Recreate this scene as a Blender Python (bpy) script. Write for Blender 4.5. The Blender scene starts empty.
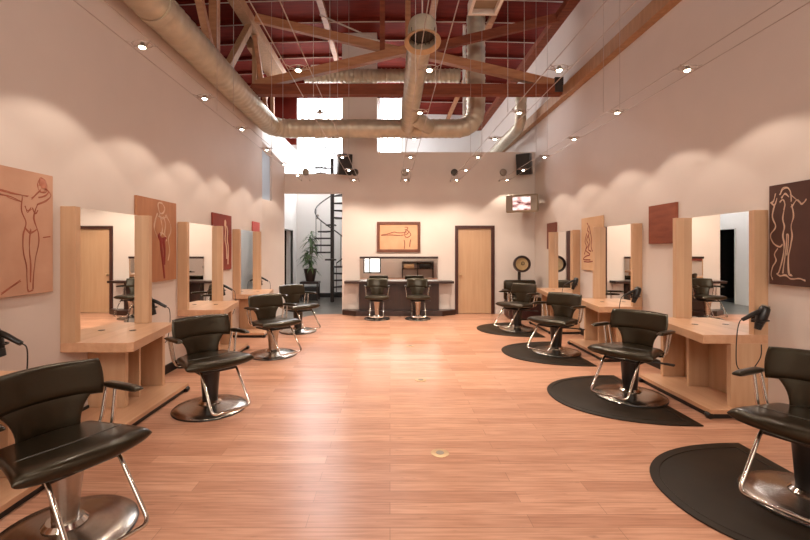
import bpy, bmesh, math, random
from mathutils import Vector, Matrix
random.seed(7)
PI = math.pi
SC = bpy.context.scene
COL = SC.collection
V = Vector

# ------------------------------------------------------------------ materials
def mat(name, col, rough=.5, metal=0., coat=0., spec=.5, var=0., scale=8., stretch=(1, 1, 1), bump=0., col2=None, emit=None, es=0.):
    m = bpy.data.materials.new(name); m.use_nodes = True
    nt = m.node_tree; b = nt.nodes['Principled BSDF']
    b.inputs['Base Color'].default_value = (*col, 1)
    b.inputs['Roughness'].default_value = rough
    b.inputs['Metallic'].default_value = metal
    b.inputs['Coat Weight'].default_value = coat
    b.inputs['Coat Roughness'].default_value = .15
    b.inputs['Specular IOR Level'].default_value = spec
    if emit:
        b.inputs['Emission Color'].default_value = (*emit, 1)
        b.inputs['Emission Strength'].default_value = es
    tc = nt.nodes.new('ShaderNodeTexCoord'); mp = nt.nodes.new('ShaderNodeMapping')
    mp.inputs['Scale'].default_value = stretch
    nt.links.new(tc.outputs['Object'], mp.inputs['Vector'])
    nz = nt.nodes.new('ShaderNodeTexNoise'); nz.inputs['Scale'].default_value = scale
    nz.inputs['Detail'].default_value = 4
    nt.links.new(mp.outputs[0], nz.inputs['Vector'])
    c2 = col2 if col2 else tuple(c * (1 - var) for c in col)
    rp = nt.nodes.new('ShaderNodeValToRGB')
    rp.color_ramp.elements[0].position = .3; rp.color_ramp.elements[1].position = .7
    rp.color_ramp.elements[0].color = (*c2, 1); rp.color_ramp.elements[1].color = (*col, 1)
    nt.links.new(nz.outputs['Fac'], rp.inputs['Fac'])
    nt.links.new(rp.outputs['Color'], b.inputs['Base Color'])
    if bump:
        bp = nt.nodes.new('ShaderNodeBump'); bp.inputs['Strength'].default_value = bump
        bp.inputs['Distance'].default_value = .01
        nt.links.new(nz.outputs['Fac'], bp.inputs['Height'])
        nt.links.new(bp.outputs[0], b.inputs['Normal'])
    return m

def floor_mat():
    m = bpy.data.materials.new('maple_boards'); m.use_nodes = True
    nt = m.node_tree; b = nt.nodes['Principled BSDF']
    tc = nt.nodes.new('ShaderNodeTexCoord')
    br = nt.nodes.new('ShaderNodeTexBrick')
    br.offset = .37; br.offset_frequency = 2
    br.inputs['Color1'].default_value = (0, 0, 0, 1); br.inputs['Color2'].default_value = (1, 1, 1, 1)
    br.inputs['Mortar'].default_value = (.5, .5, .5, 1)
    br.inputs['Scale'].default_value = 1.
    br.inputs['Mortar Size'].default_value = .0016
    br.inputs['Brick Width'].default_value = 1.25
    br.inputs['Row Height'].default_value = .115
    nt.links.new(tc.outputs['Object'], br.inputs['Vector'])
    mp = nt.nodes.new('ShaderNodeMapping'); mp.inputs['Scale'].default_value = (1.4, 26, 1)
    nt.links.new(tc.outputs['Object'], mp.inputs['Vector'])
    nz = nt.nodes.new('ShaderNodeTexNoise'); nz.inputs['Scale'].default_value = 2.2; nz.inputs['Detail'].default_value = 6
    nt.links.new(mp.outputs[0], nz.inputs['Vector'])
    nb = nt.nodes.new('ShaderNodeTexNoise'); nb.inputs['Scale'].default_value = .9; nb.inputs['Detail'].default_value = 2
    nt.links.new(tc.outputs['Object'], nb.inputs['Vector'])
    # board tone
    r1 = nt.nodes.new('ShaderNodeValToRGB'); e = r1.color_ramp.elements
    e[0].color = FLOOR_A; e[1].color = FLOOR_B
    x = e.new(.12); x.color = FLOOR_C
    nt.links.new(br.outputs['Color'], r1.inputs['Fac'])
    r2 = nt.nodes.new('ShaderNodeValToRGB')
    r2.color_ramp.elements[0].position = .3; r2.color_ramp.elements[1].position = .62
    r2.color_ramp.elements[0].color = (.70, .62, .56, 1); r2.color_ramp.elements[1].color = (1, 1, 1, 1)
    nt.links.new(nz.outputs['Fac'], r2.inputs['Fac'])
    mx = nt.nodes.new('ShaderNodeMix'); mx.data_type = 'RGBA'; mx.blend_type = 'MULTIPLY'; mx.inputs['Factor'].default_value = 1
    nt.links.new(r1.outputs['Color'], mx.inputs['A']); nt.links.new(r2.outputs['Color'], mx.inputs['B'])
    # small dark knots and flecks
    mk = nt.nodes.new('ShaderNodeMapping'); mk.inputs['Scale'].default_value = (5, 24, 1)
    nt.links.new(tc.outputs['Object'], mk.inputs['Vector'])
    nk = nt.nodes.new('ShaderNodeTexNoise'); nk.inputs['Scale'].default_value = 1.6; nk.inputs['Detail'].default_value = 3
    nt.links.new(mk.outputs[0], nk.inputs['Vector'])
    rk = nt.nodes.new('ShaderNodeMapRange'); rk.inputs['From Min'].default_value = .66; rk.inputs['From Max'].default_value = .76
    rk.inputs['To Min'].default_value = 0; rk.inputs['To Max'].default_value = .55
    nt.links.new(nk.outputs['Fac'], rk.inputs['Value'])
    mq = nt.nodes.new('ShaderNodeMix'); mq.data_type = 'RGBA'; mq.inputs['B'].default_value = (.20, .085, .05, 1)
    nt.links.new(rk.outputs[0], mq.inputs['Factor']); nt.links.new(mx.outputs['Result'], mq.inputs['A']); mx = mq
    # joints
    mj = nt.nodes.new('ShaderNodeMix'); mj.data_type = 'RGBA'; mj.inputs['B'].default_value = (.16, .07, .035, 1)
    ml = nt.nodes.new('ShaderNodeMath'); ml.operation = 'MULTIPLY'; ml.inputs[1].default_value = .6
    nt.links.new(br.outputs['Fac'], ml.inputs[0]); nt.links.new(ml.outputs[0], mj.inputs['Factor'])
    nt.links.new(mx.outputs['Result'], mj.inputs['A'])
    nt.links.new(mj.outputs['Result'], b.inputs['Base Color'])
    rr = nt.nodes.new('ShaderNodeMapRange'); rr.inputs['To Min'].default_value = .27; rr.inputs['To Max'].default_value = .32
    nt.links.new(nb.outputs['Fac'], rr.inputs['Value']); nt.links.new(rr.outputs[0], b.inputs['Roughness'])
    bp = nt.nodes.new('ShaderNodeBump'); bp.inputs['Strength'].default_value = .12; bp.inputs['Distance'].default_value = .004
    nt.links.new(nz.outputs['Fac'], bp.inputs['Height']); nt.links.new(bp.outputs[0], b.inputs['Normal'])
    b.inputs['Specular IOR Level'].default_value = .45
    return m

FLOOR_A = (.60, .325, .215, 1); FLOOR_B = (.665, .37, .25, 1); FLOOR_C = (.50, .25, .16, 1)
M = {}
M['floor'] = floor_mat()
M['wall'] = mat('plaster', (.68, .595, .54), .75, var=.03, scale=3, bump=.03)
M['white'] = mat('white_plaster', (.82, .80, .77), .8, var=.03, scale=3)
M['maple'] = mat('maple_veneer', (.60, .38, .23), .38, col2=(.53, .315, .18), scale=3, stretch=(6, 6, .5), coat=.15)
M['maple_flat'] = mat('maple_top', (.64, .375, .225), .3, col2=(.55, .30, .17), scale=3, stretch=(6, .6, 6), coat=.25)
M['dark_wood'] = mat('espresso_wood', (.035, .012, .008), .35, col2=(.02, .008, .005), scale=4, stretch=(8, 1, 1), coat=.2)
M['jamb'] = mat('maroon_door_frame', (.06, .016, .010), .4, var=.3, scale=5)
M['door'] = mat('door_veneer', (.54, .34, .20), .42, col2=(.49, .295, .165), scale=2.5, stretch=(8, 8, .5))
M['black'] = mat('black_paint', (.012, .010, .009), .45, var=.2)
M['plastic'] = mat('black_plastic', (.010, .008, .007), .3, var=.2)
M['vinyl'] = mat('black_vinyl', (.010, .0065, .003), .30, var=.25, scale=60, bump=.02, spec=.42, coat=.25)
M['vinyl'].node_tree.nodes['Principled BSDF'].inputs['Specular Tint'].default_value = (1, .84, .58, 1)
M['piping'] = mat('vinyl_piping', (.05, .045, .035), .3, var=.1)
M['chrome'] = mat('chrome', (.68, .64, .58), .12, metal=1, var=.05)
M['brushed'] = mat('brushed_steel', (.46, .41, .36), .24, metal=1, var=.18, scale=14, stretch=(1, 1, 20))
M['rubber'] = mat('rubber_mat', (.018, .010, .004), .5, var=.4, scale=5, spec=.3, bump=.05)
M['mirror'] = mat('mirror_glass', (.90, .90, .88), .01, metal=1)
M['duct'] = mat('galvanised_duct', (.62, .55, .42), .42, metal=.4, var=.22, scale=5)
M['timber'] = mat('old_fir_beam', (.48, .22, .10), .6, col2=(.34, .14, .06), scale=3, stretch=(1, 6, 6), bump=.1)
M['timber_red'] = mat('reddish_beam', (.27, .075, .034), .7, spec=.25, col2=(.17, .045, .022), scale=3, stretch=(1, 6, 6))
M['timber_pale'] = mat('pale_timber', (.48, .27, .14), .6, col2=(.36, .19, .09), scale=3, stretch=(6, 6, 1))
M['roof'] = mat('red_roof_boards', (.19, .022, .012), .8, spec=.12, col2=(.11, .013, .008), scale=2, stretch=(1, 9, 1), bump=.1)
M['rod'] = mat('steel_rod', (.62, .52, .46), .4, metal=.3)
M['wire'] = mat('wire', (.50, .42, .37), .4, metal=.6)
M['bulb'] = mat('lamp_glow', (1, .9, .75), .3, emit=(1, .86, .66), es=28)
M['unlit'] = mat('unlit_lamp', (.5, .48, .45), .2)
M['pane'] = mat('bright_daylight_glass', (.8, .85, .9), .1, emit=(.97, .97, 1.0), es=6.0)
M['low_pane'] = mat('street_door_glass', (.8, .85, .9), .1, emit=(1.0, .95, .9), es=1.3)
M['sky_fill_pane'] = mat('added_sky_fill_glass', (.8, .85, .9), .1, emit=(.97, .97, 1.0), es=36.0)
M['loft_fill_pane'] = mat('added_loft_fill_glass', (.8, .85, .9), .1, emit=(.97, .97, 1.0), es=2.2)
M['rear_fill_pane'] = mat('added_rear_fill_glass', (.8, .85, .9), .1, emit=(1.0, .91, .81), es=4.4)
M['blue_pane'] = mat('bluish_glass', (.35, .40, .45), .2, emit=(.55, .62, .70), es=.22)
M['tile'] = mat('slate_tile', (.16, .155, .14), .3, col2=(.10, .10, .09), scale=3)
M['frame_red'] = mat('walnut_frame', (.15, .040, .015), .4, var=.3, scale=5)
M['brass'] = mat('brass', (.62, .42, .24), .4, metal=.5, var=.2)
M['leaf'] = mat('leaf_green', (.06, .12, .035), .45, col2=(.12, .19, .07), scale=7)
M['stem'] = mat('cane_stem', (.14, .10, .06), .7, var=.3)
M['pot'] = mat('dark_pot', (.045, .02, .014), .4, var=.3)
M['soil'] = mat('potting_soil', (.03, .02, .012), .9, var=.5, scale=40)
M['iron'] = mat('dark_iron', (.030, .020, .016), .5, var=.3)
M['tv_case'] = mat('taupe_tv_case', (.30, .235, .155), .45, var=.1)
M['dryer_maroon'] = mat('maroon_vinyl', (.045, .010, .008), .4, var=.3)
M['hood_gold'] = mat('amber_hood_inside', (.42, .28, .12), .35, var=.3, scale=9)
M['beige'] = mat('beige_carton', (.5, .4, .3), .7, var=.1)
M['painted_shade'] = mat('painted_room_shade', (.006, .005, .005), .9)
M['cap'] = mat('grey_cap', (.30, .25, .20), .5, metal=.4)
M['bronze'] = mat('dark_bronze_cap', (.05, .035, .025), .4, metal=.4)

def screen_mat():
    m = bpy.data.materials.new('tv_picture'); m.use_nodes = True
    nt = m.node_tree; b = nt.nodes['Principled BSDF']
    tc = nt.nodes.new('ShaderNodeTexCoord'); nz = nt.nodes.new('ShaderNodeTexNoise')
    mp = nt.nodes.new('ShaderNodeMapping'); mp.inputs['Scale'].default_value = (4, 4, 9)
    nt.links.new(tc.outputs['Object'], mp.inputs['Vector']); nt.links.new(mp.outputs[0], nz.inputs['Vector'])
    nz.inputs['Scale'].default_value = 1.3; nz.inputs['Detail'].default_value = 3
    r = nt.nodes.new('ShaderNodeValToRGB'); e = r.color_ramp.elements
    e[0].position = .36; e[0].color = (.12, .03, .03, 1); e[1].position = .62; e[1].color = (.95, .85, .78, 1)
    k = e.new(.48); k.color = (.75, .42, .38, 1)
    nt.links.new(nz.outputs['Fac'], r.inputs['Fac'])
    nt.links.new(r.outputs['Color'], b.inputs['Emission Color']); b.inputs['Emission Strength'].default_value = 1.1
    b.inputs['Base Color'].default_value = (.02, .02, .02, 1); b.inputs['Roughness'].default_value = .15
    return m
M['screen'] = screen_mat()

# ------------------------------------------------------------------ mesh builder
def spline(pts, n=8, closed=False):
    pts = [V(p) for p in pts]; out = []; N = len(pts)
    for i in range(N if closed else N - 1):
        if closed: p0, p1, p2, p3 = pts[i - 1], pts[i], pts[(i + 1) % N], pts[(i + 2) % N]
        else: p0, p1, p2, p3 = pts[max(i - 1, 0)], pts[i], pts[i + 1], pts[min(i + 2, N - 1)]
        for k in range(n):
            t = k / n
            out.append(.5 * ((2 * p1) + (p2 - p0) * t + (2 * p0 - 5 * p1 + 4 * p2 - p3) * t * t + (3 * p1 - p0 - 3 * p2 + p3) * t ** 3))
    if not closed: out.append(pts[-1])
    return out

def fillet(pts, r, n=6):
    pts = [V(p) for p in pts]; out = [pts[0]]
    for i in range(1, len(pts) - 1):
        a, b, c = pts[i - 1], pts[i], pts[i + 1]
        u = (a - b); w = (c - b); q = min(r, u.length * .48, w.length * .48)
        s = b + u.normalized() * q; e = b + w.normalized() * q
        for k in range(n + 1):
            t = k / n
            out.append(s * (1 - t) ** 2 + b * 2 * t * (1 - t) + e * t * t)
    out.append(pts[-1]); return out

class MB:
    def __init__(s): s.bm = bmesh.new()
    def box(s, x0, x1, y0, y1, z0, z1, bev=0., seg=2, mtx=None):
        bm = bmesh.new(); bmesh.ops.create_cube(bm, size=1)
        x0, x1 = min(x0, x1), max(x0, x1); y0, y1 = min(y0, y1), max(y0, y1)
        for v in bm.verts:
            v.co = V(((x0 + x1) / 2 + v.co.x * (x1 - x0), (y0 + y1) / 2 + v.co.y * (y1 - y0), (z0 + z1) / 2 + v.co.z * (z1 - z0)))
        if bev: bmesh.ops.bevel(bm, geom=bm.edges[:], offset=bev, segments=seg, affect='EDGES', profile=.5)
        if mtx: bmesh.ops.transform(bm, matrix=mtx, verts=bm.verts)
        s._merge(bm); return s
    def _merge(s, bm):
        me = bpy.data.meshes.new('t'); bm.to_mesh(me); bm.free(); s.bm.from_mesh(me); bpy.data.meshes.remove(me)
    def beam(s, a, b, w, h, up=(0, 0, 1), bev=0.):
        a, b = V(a), V(b); d = (b - a); L = d.length; d.normalize()
        side = d.cross(V(up))
        if side.length < 1e-4: side = V((1, 0, 0))
        side.normalize(); u = side.cross(d)
        m = Matrix((( *(d.x, side.x, u.x), a.x), (d.y, side.y, u.y, a.y), (d.z, side.z, u.z, a.z), (0, 0, 0, 1)))
        return s.box(0, L, -w / 2, w / 2, -h / 2, h / 2, bev, 1, m)
    def tube(s, pts, r, n=10, caps=True, closed=False):
        pts = [V(p) for p in pts]; N = len(pts); rings = []
        rf = r if callable(r) else (lambda i, t: r)
        up = None
        for i, p in enumerate(pts):
            if closed: t = (pts[(i + 1) % N] - pts[i - 1])
            else: t = pts[min(i + 1, N - 1)] - pts[max(i - 1, 0)]
            if t.length < 1e-9: t = V((0, 0, 1))
            t.normalize()
            if up is None:
                up = V((0, 0, 1)) if abs(t.z) < .9 else V((1, 0, 0))
            a = (up - t * up.dot(t)); a.normalize(); b = t.cross(a); up = a
            rr = rf(i, i / max(N - 1, 1))
            rings.append([s.bm.verts.new(p + (a * math.cos(2 * PI * k / n) + b * math.sin(2 * PI * k / n)) * rr) for k in range(n)])
        for i in range(N if closed else N - 1):
            A, B = rings[i], rings[(i + 1) % N]
            for k in range(n):
                s.bm.faces.new((A[k], A[(k + 1) % n], B[(k + 1) % n], B[k]))
        if caps and not closed:
            s.bm.faces.new(rings[0][::-1]); s.bm.faces.new(rings[-1])
        return s
    def lathe(s, prof, n=32, mtx=None, close=True):
        bm = bmesh.new(); rings = []
        for r, z in prof:
            if r < 1e-5: rings.append([bm.verts.new((0, 0, z))])
            else: rings.append([bm.verts.new((r * math.cos(2 * PI * k / n), r * math.sin(2 * PI * k / n), z)) for k in range(n)])
        for A, B in zip(rings, rings[1:]):
            for k in range(n):
                a = [A[k % len(A)], A[(k + 1) % len(A)]] if len(A) > 1 else [A[0]]
                b = [B[(k + 1) % len(B)], B[k % len(B)]] if len(B) > 1 else [B[0]]
                if len(a) + len(b) > 2: bm.faces.new(a + b)
        if close:
            if len(rings[0]) > 1: bm.faces.new(rings[0][::-1])
            if len(rings[-1]) > 1: bm.faces.new(rings[-1])
        if mtx: bmesh.ops.transform(bm, matrix=mtx, verts=bm.verts)
        s._merge(bm); return s
    def prism(s, poly, z0, z1, bev=0., mtx=None, seg=2):
        bm = bmesh.new()
        f = bm.faces.new([bm.verts.new((p[0], p[1], z0)) for p in poly])
        r = bmesh.ops.extrude_face_region(bm, geom=[f])
        for v in r['geom']:
            if isinstance(v, bmesh.types.BMVert): v.co.z = z1
        bmesh.ops.recalc_face_normals(bm, faces=bm.faces)
        if bev:
            ed = [e for e in bm.edges if len(e.link_faces) == 2 and e.calc_face_angle(0) > .5]
            bmesh.ops.bevel(bm, geom=ed, offset=bev, segments=seg, affect='EDGES', profile=.5)
        if mtx: bmesh.ops.transform(bm, matrix=mtx, verts=bm.verts)
        s._merge(bm); return s
    def pillow(s, P, N, T, nu=16, nv=12, e=6.):
        """closed cushion: centre surface P(u,v), unit normal N(u,v), half thickness T(u,v); u in -1..1, v in 0..1"""
        def us(i, n): return -math.cos(PI * i / n)
        top = {}; bot = {}
        for i in range(nu + 1):
            for j in range(nv + 1):
                u = us(i, nu); w = us(j, nv); v = (w + 1) / 2
                k = max(0., (1 - abs(u) ** e)) ** .5 * max(0., (1 - abs(w) ** e)) ** .5
                p = V(P(u, v)); nn = V(N(u, v)); t = T(u, v) * k
                if i in (0, nu) or j in (0, nv):
                    top[i, j] = bot[i, j] = s.bm.verts.new(p)
                else:
                    top[i, j] = s.bm.verts.new(p + nn * t); bot[i, j] = s.bm.verts.new(p - nn * t)
        for i in range(nu):
            for j in range(nv):
                for D, fl in ((top, 0), (bot, 1)):
                    q = [D[i, j], D[i + 1, j], D[i + 1, j + 1], D[i, j + 1]]
                    if fl: q = q[::-1]
                    try: s.bm.faces.new(q)
                    except ValueError: pass
        return s
    def quad(s, a, b, c, d):
        s.bm.faces.new([s.bm.verts.new(p) for p in (a, b, c, d)]); return s
    def mesh(s, name, m, smooth=True, recalc=True):
        if recalc: bmesh.ops.recalc_face_normals(s.bm, faces=s.bm.faces)
        me = bpy.data.meshes.new(name); s.bm.to_mesh(me); s.bm.free()
        me.materials.append(m)
        if smooth:
            me.polygons.foreach_set('use_smooth', [True] * len(me.polygons))
            me.set_sharp_from_angle(angle=math.radians(38))
        return me
    def build(s, name, m, parent=None, smooth=True, recalc=True, loc=(0, 0, 0)):
        o = bpy.data.objects.new(name, s.mesh(name, m, smooth, recalc)); COL.objects.link(o)
        o.location = loc
        if parent: o.parent = parent
        return o

def tag(o, label=None, cat=None, group=None, kind=None):
    if label: o['label'] = label
    if cat: o['category'] = cat
    if group: o['group'] = group
    if kind: o['kind'] = kind
    return o
def thing(name, loc, label, cat, group=None, rz=0.):
    o = bpy.data.objects.new(name, None); COL.objects.link(o)
    o.location = loc; o.rotation_euler = (0, 0, rz); o.empty_display_size = .1
    return tag(o, label, cat, group)
def struct(name, mb, m, parent=None, label=None, smooth=False):
    o = mb.build(name, m, parent, smooth)
    if not parent: tag(o, label, None, None, 'structure')
    return o
def copy_tree(o, parent=None):
    c = o.copy(); COL.objects.link(c)
    if parent: c.parent = parent
    for ch in list(o.children): copy_tree(ch, c)
    return c
def place(proto, used, loc, rz, label, group=None):
    o = proto if not used else copy_tree(proto)
    o.location = loc; o.rotation_euler = (0, 0, rz); o['label'] = label
    if group: o['group'] = group
    return o
def B(*a, **k): return MB().box(*a, **k)

# ------------------------------------------------------------------ dimensions
XL, XR, YB, YR = -2.75, 3.45, 10.0, -3.0     # left / right wall faces, back wall face, rear wall face
EYE = 1.52

# ------------------------------------------------------------------ setting
fl = MB().prism([(XL - .2, YR - .2), (XR + .2, YR - .2), (XR + .2, YB + .2), (-1.14, YB + .2), (-1.14, 9.98), (-1.75, 9.9), (-2.3, 8.9), (XL - .2, 8.9)], -.1, 0)
struct('floor', fl, M['floor'], label='glossy maple board floor', smooth=False)
struct('floor_alcove', MB().prism([(-3.2, 8.9), (-2.3, 8.9), (-1.75, 9.9), (-1.14, 9.98), (-1.14, 10.2), (3.7, 10.2), (3.7, 16.3), (-6, 16.3), (-6, 8.9)], -.1, -.002), M['tile'], label='grey tile floor of the stair alcove')
w = B(XL - .2, XL, YR - .2, 9.03, 0, 4.25)
struct('wall_left', w, M['wall'], label='cream plaster wall on the left')
struct('wall_right', B(XR, XR + .2, YR - .2, 16.2, 0, 6.35), M['wall'], label='cream plaster wall on the right')
# back wall with a door hole
bw = MB()
bw.box(-1.14, 1.55, YB, YB + .2, 0, 3.85); bw.box(2.48, XR, YB, YB + .2, 0, 3.85); bw.box(1.55, 2.48, YB, YB + .2, 2.1, 3.85)
bw.box(-1.14, -.31, YB, YB + .2, 3.85, 6.75)
struct('wall_back', bw, M['wall'], label='cream plaster wall at the far end')
struct('partition_header', B(-2.53, -1.14, YB, YB + .2, 2.88, 3.34), M['wall'], label='plaster header over the alcove opening')
# oblique partition between left wall and alcove (leaves a narrow bluish slot)
pm = MB()
a, b = V((XL, 9.03, 0)), V((-2.51, YB, 0)); n = V((-(b - a).y, (b - a).x, 0)).normalized() * .12
def slab(mb, p, q, zp0, zq0, zp1, zq1):
    vs = [mb.bm.verts.new(c) for c in (V((p.x, p.y, zp0)), V((q.x, q.y, zq0)), V((q.x, q.y, zq1)), V((p.x, p.y, zp1)))]
    ws = [mb.bm.verts.new(v.co + n) for v in vs]
    for f in (vs, ws[::-1], [vs[0], ws[0], ws[1], vs[1]], [vs[1], ws[1], ws[2], vs[2]], [vs[2], ws[2], ws[3], vs[3]], [vs[3], ws[3], ws[0], vs[0]]): mb.bm.faces.new(f)
mid = a.lerp(b, .40)
slab(pm, a, mid, 0, 0, 2.62, 2.62); slab(pm, a, mid, 3.72, 3.60, 3.86, 3.735); slab(pm, mid, b, 0, 0, 3.735, 3.55)
struct('wall_partition', pm, M['wall'], label='angled plaster partition beside the stair alcove')
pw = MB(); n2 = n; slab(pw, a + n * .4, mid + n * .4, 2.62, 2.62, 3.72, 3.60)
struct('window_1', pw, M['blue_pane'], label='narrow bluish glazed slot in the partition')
# alcove shell
struct('wall_alcove_back', B(-3.2, XR, 13.5, 13.7, 0, 3.3), M['white'], label='white back wall of the stair alcove')
al = MB()
al.box(-3.2, -3.0, 9.15, 11.85, 0, 4.7); al.box(-3.2, -3.0, 12.95, 13.5, 0, 4.7); al.box(-3.2, -3.0, 11.85, 12.95, 2.12, 4.7)
struct('wall_alcove_left', al, M['white'], label='white side wall of the stair alcove')
struct('wall_alcove_right', B(-1.14, -.94, YB + .2, 13.5, 0, 3.85), M['white'], label='white wall behind the spiral stair')
struct('wall_dark_room', MB().box(-4.3, -4.2, 11.7, 13.3, 0, 2.4).box(-4.2, -3.2, 11.7, 11.8, 0, 2.4).box(-4.2, -3.2, 13.2, 13.3, 0, 2.4).box(-4.2, -3.2, 11.8, 13.2, 2.3, 2.4).box(-4.2, -3.2, 11.8, 13.2, .002, .02), M['painted_shade'], label='room beyond the alcove doorway, its darkness painted black')  # near-black shell paints the darkness inside the doorway
struct('wall_side_room', B(-3.2, XL - .2, 8.98, 9.10, 0, 4.25), M['white'], label='short white return wall')
d0 = struct('door_2', B(-3.06, -2.98, 11.82, 11.85, 0, 2.14), M['white'], label='open doorway to a dark room')
B(-3.06, -2.98, 12.95, 12.98, 0, 2.14).build('door_frame', M['white'], d0)
# loft deck and far walls
struct('ceiling_loft', B(-.94, XR, YB + .2, 16, 3.7, 3.84), M['white'], label='loft deck above the back room')
struct('wall_loft_far', B(.45, XR, 16, 16.2, 3.84, 6.7), M['white'], label='white far wall of the loft')
lw = struct('window_10', B(.455, .47, 13.9, 15.7, 4.1, 6.3), M['loft_fill_pane'], label='added unseen light pane on the loft side wall')  # added pane turned away from the camera, brightens the loft
B(.45, .48, 13.8, 15.8, 4.03, 4.1).build('window_frame', M['white'], lw, smooth=False)
struct('wall_loft_side', B(.35, .45, 13.5, 16.2, 3.84, 6.8), M['white'], label='white side wall of the loft')
struct('wall_far_low', B(-6, -3.0, 13.5, 13.7, 3.3, 4.9), M['white'], label='white lower wall beyond the alcove')
struct('wall_far_left', B(-6, -3.0, 13.5, 13.7, 4.9, 6.7), M['roof'], label='dark red boarded wall beyond the studs')
struct('wall_outer_left', B(-6.1, -6, -3.2, 13.7, 3.5, 6.6), M['roof'], label='dark red boarded side wall under the eaves')
struct('ceiling_side', B(-6, -3.2, -3.2, 13.5, 4.1, 4.24), M['roof'], label='dark red deck over the side rooms')
struct('wall_rear_left', B(-6, XL - .2, YR - .2, YR, 4.2, 6.6), M['roof'], label='dark red rear gable')
# daylight windows above the alcove
wf = struct('window_2', MB().box(-3.0, -1.2, 13.52, 13.56, 3.3, 6.4), M['pane'], label='bright tall window above the stair alcove')
g = MB()
for x in (-2.985, -2.1, -1.215): g.box(x - .015, x + .015, 13.49, 13.52, 3.3, 6.4)
for z in (3.31, 4.45, 5.75): g.box(-3, -1.2, 13.49, 13.52, z - .015, z + .015)
g.build('window_frame', M['white'], wf, smooth=False)
wf = struct('window_3', MB().box(-.31, .35, 13.52, 13.56, 3.86, 6.4), M['pane'], label='bright window above the back wall')
g = MB()
for z in (5.15, 5.45): g.box(-.31, .35, 13.48, 13.52, z - .018, z + .018)
g.box(-.25, -.2, 13.47, 13.52, 3.86, 6.4)
g.build('window_frame', M['white'], wf, smooth=False)
struct('wall_window_pier', B(-1.2, -.31, 13.5, 13.7, 3.3, 6.7), M['white'], label='pier between the bright windows')
struct('wall_window_head', B(-3.0, .35, 13.5, 13.7, 6.4, 6.8), M['roof'], label='boarded strip over the bright windows')
# rear wall (behind the viewpoint): glazed shopfront
rw = MB()
wx = [(-1.45, -.5), (2.62, 3.35)]
xs = [XL - .2] + [v for p in wx for v in p] + [XR + .2]
for i in range(0, len(xs), 2): rw.box(xs[i], xs[i + 1], YR - .2, YR, 0, 3.2)
for p in wx: rw.box(p[0], p[1], YR - .2, YR, 0, .25)
rw.box(XL - .2, XR + .2, YR - .2, YR, 3.2, 3.35); rw.box(XL - .2, XR + .2, YR - .2, YR, 5.7, 6.9)
rw.box(XL - .2, XL + .15, YR - .2, YR, 3.35, 5.7); rw.box(XR - .15, XR + .2, YR - .2, YR, 3.35, 5.7)
rw2 = struct('window_9', B(XL + .15, XR - .15, YR - .14, YR - .1, 3.35, 5.7), M['rear_fill_pane'], label='added unseen window band giving fill light from the rear wall')  # added glowing band out of view, fills the room with soft light
g = MB()
for k in range(6): g.box(XL + .15 + k * 1.18 - .03, XL + .15 + k * 1.18 + .03, YR - .1, YR - .04, 3.35, 5.7)
g.build('window_frame', M['black'], rw2, smooth=False)
struct('wall_rear', rw, M['wall'], label='plaster rear wall with street windows')
for i, p in enumerate(wx):
    wf = struct('window_%d' % (4 + i), B(p[0], p[1], YR - .14, YR - .10, .25, 3.2), M['low_pane'], label='tall street window in the rear wall')
    g = MB(); c = p[0] + (p[1] - p[0]) * .36
    for x in (p[0] + .03, c, p[1] - .03): g.box(x - .03, x + .03, YR - .1, YR - .04, .25, 3.2)
    for z in (.28, 1.2, 2.3, 3.17): g.box(p[0], p[1], YR - .1, YR - .04, z - .03, z + .03)
    g.build('window_frame', M['black'], wf, smooth=False)
# roof: a shallow arch of dark red boards with purlins
def roofz(x): return 6.70 - .006 * (x - .3) ** 2
rf = MB(); NX = 14
xs = [-6.1 + (XR + .2 + 6.1) * i / NX for i in range(NX + 1)]
for i in range(NX):
    p, q = xs[i], xs[i + 1]
    t = [(p, -3.2, roofz(p)), (q, -3.2, roofz(q)), (q, 16.2, roofz(q)), (p, 16.2, roofz(p))]
    lo = [rf.bm.verts.new(c) for c in t]; hi = [rf.bm.verts.new((c[0], c[1], c[2] + .12)) for c in t]
    rf.bm.faces.new(lo[::-1]); rf.bm.faces.new(hi)
    rf.bm.faces.new((lo[0], lo[1], hi[1], hi[0])); rf.bm.faces.new((lo[2], lo[3], hi[3], hi[2]))
cl = struct('ceiling', rf, M['roof'], label='dark red boarded roof seen from below')
for k in range(20):
    y = .9 + k * .84 - 2.4
    m_ = MB()
    for i in range(NX):
        p, q = xs[i], xs[i + 1]
        m_.beam((p, y, roofz(p) - .045), (q, y, roofz(q) - .045), .07, .09)
    m_.build('purlin', M['roof'], cl, smooth=False)
    m_ = MB().tube([(x, y - .1, roofz(x) - .11) for x in xs], .012, 6)
    m_.build('tie_rod', M['rod'], cl)
for x in (-1.4, .9, 2.2):
    m_ = MB().beam((x, -3, roofz(x) - .17), (x, 16, roofz(x) - .17), .12, .10)
    m_.build('ridge_beam', M['timber'], cl, smooth=False)

# baseboards
struct('baseboard_left', B(XL, XL + .015, YR, 9.03, 0, .11), M['black'], label='black baseboard along the left wall')
struct('baseboard_right', B(XR - .015, XR, YR, YB, 0, .11), M['black'], label='black baseboard along the right wall')
struct('baseboard_back', B(2.54, XR - .015, YB - .015, YB, 0, .11), M['wall'], label='painted baseboard at the far end')
struct('baseboard_alcove', B(-3.0, -1.14, 13.47, 13.5, 0, .14), M['black'], label='black baseboard in the stair alcove')
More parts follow.
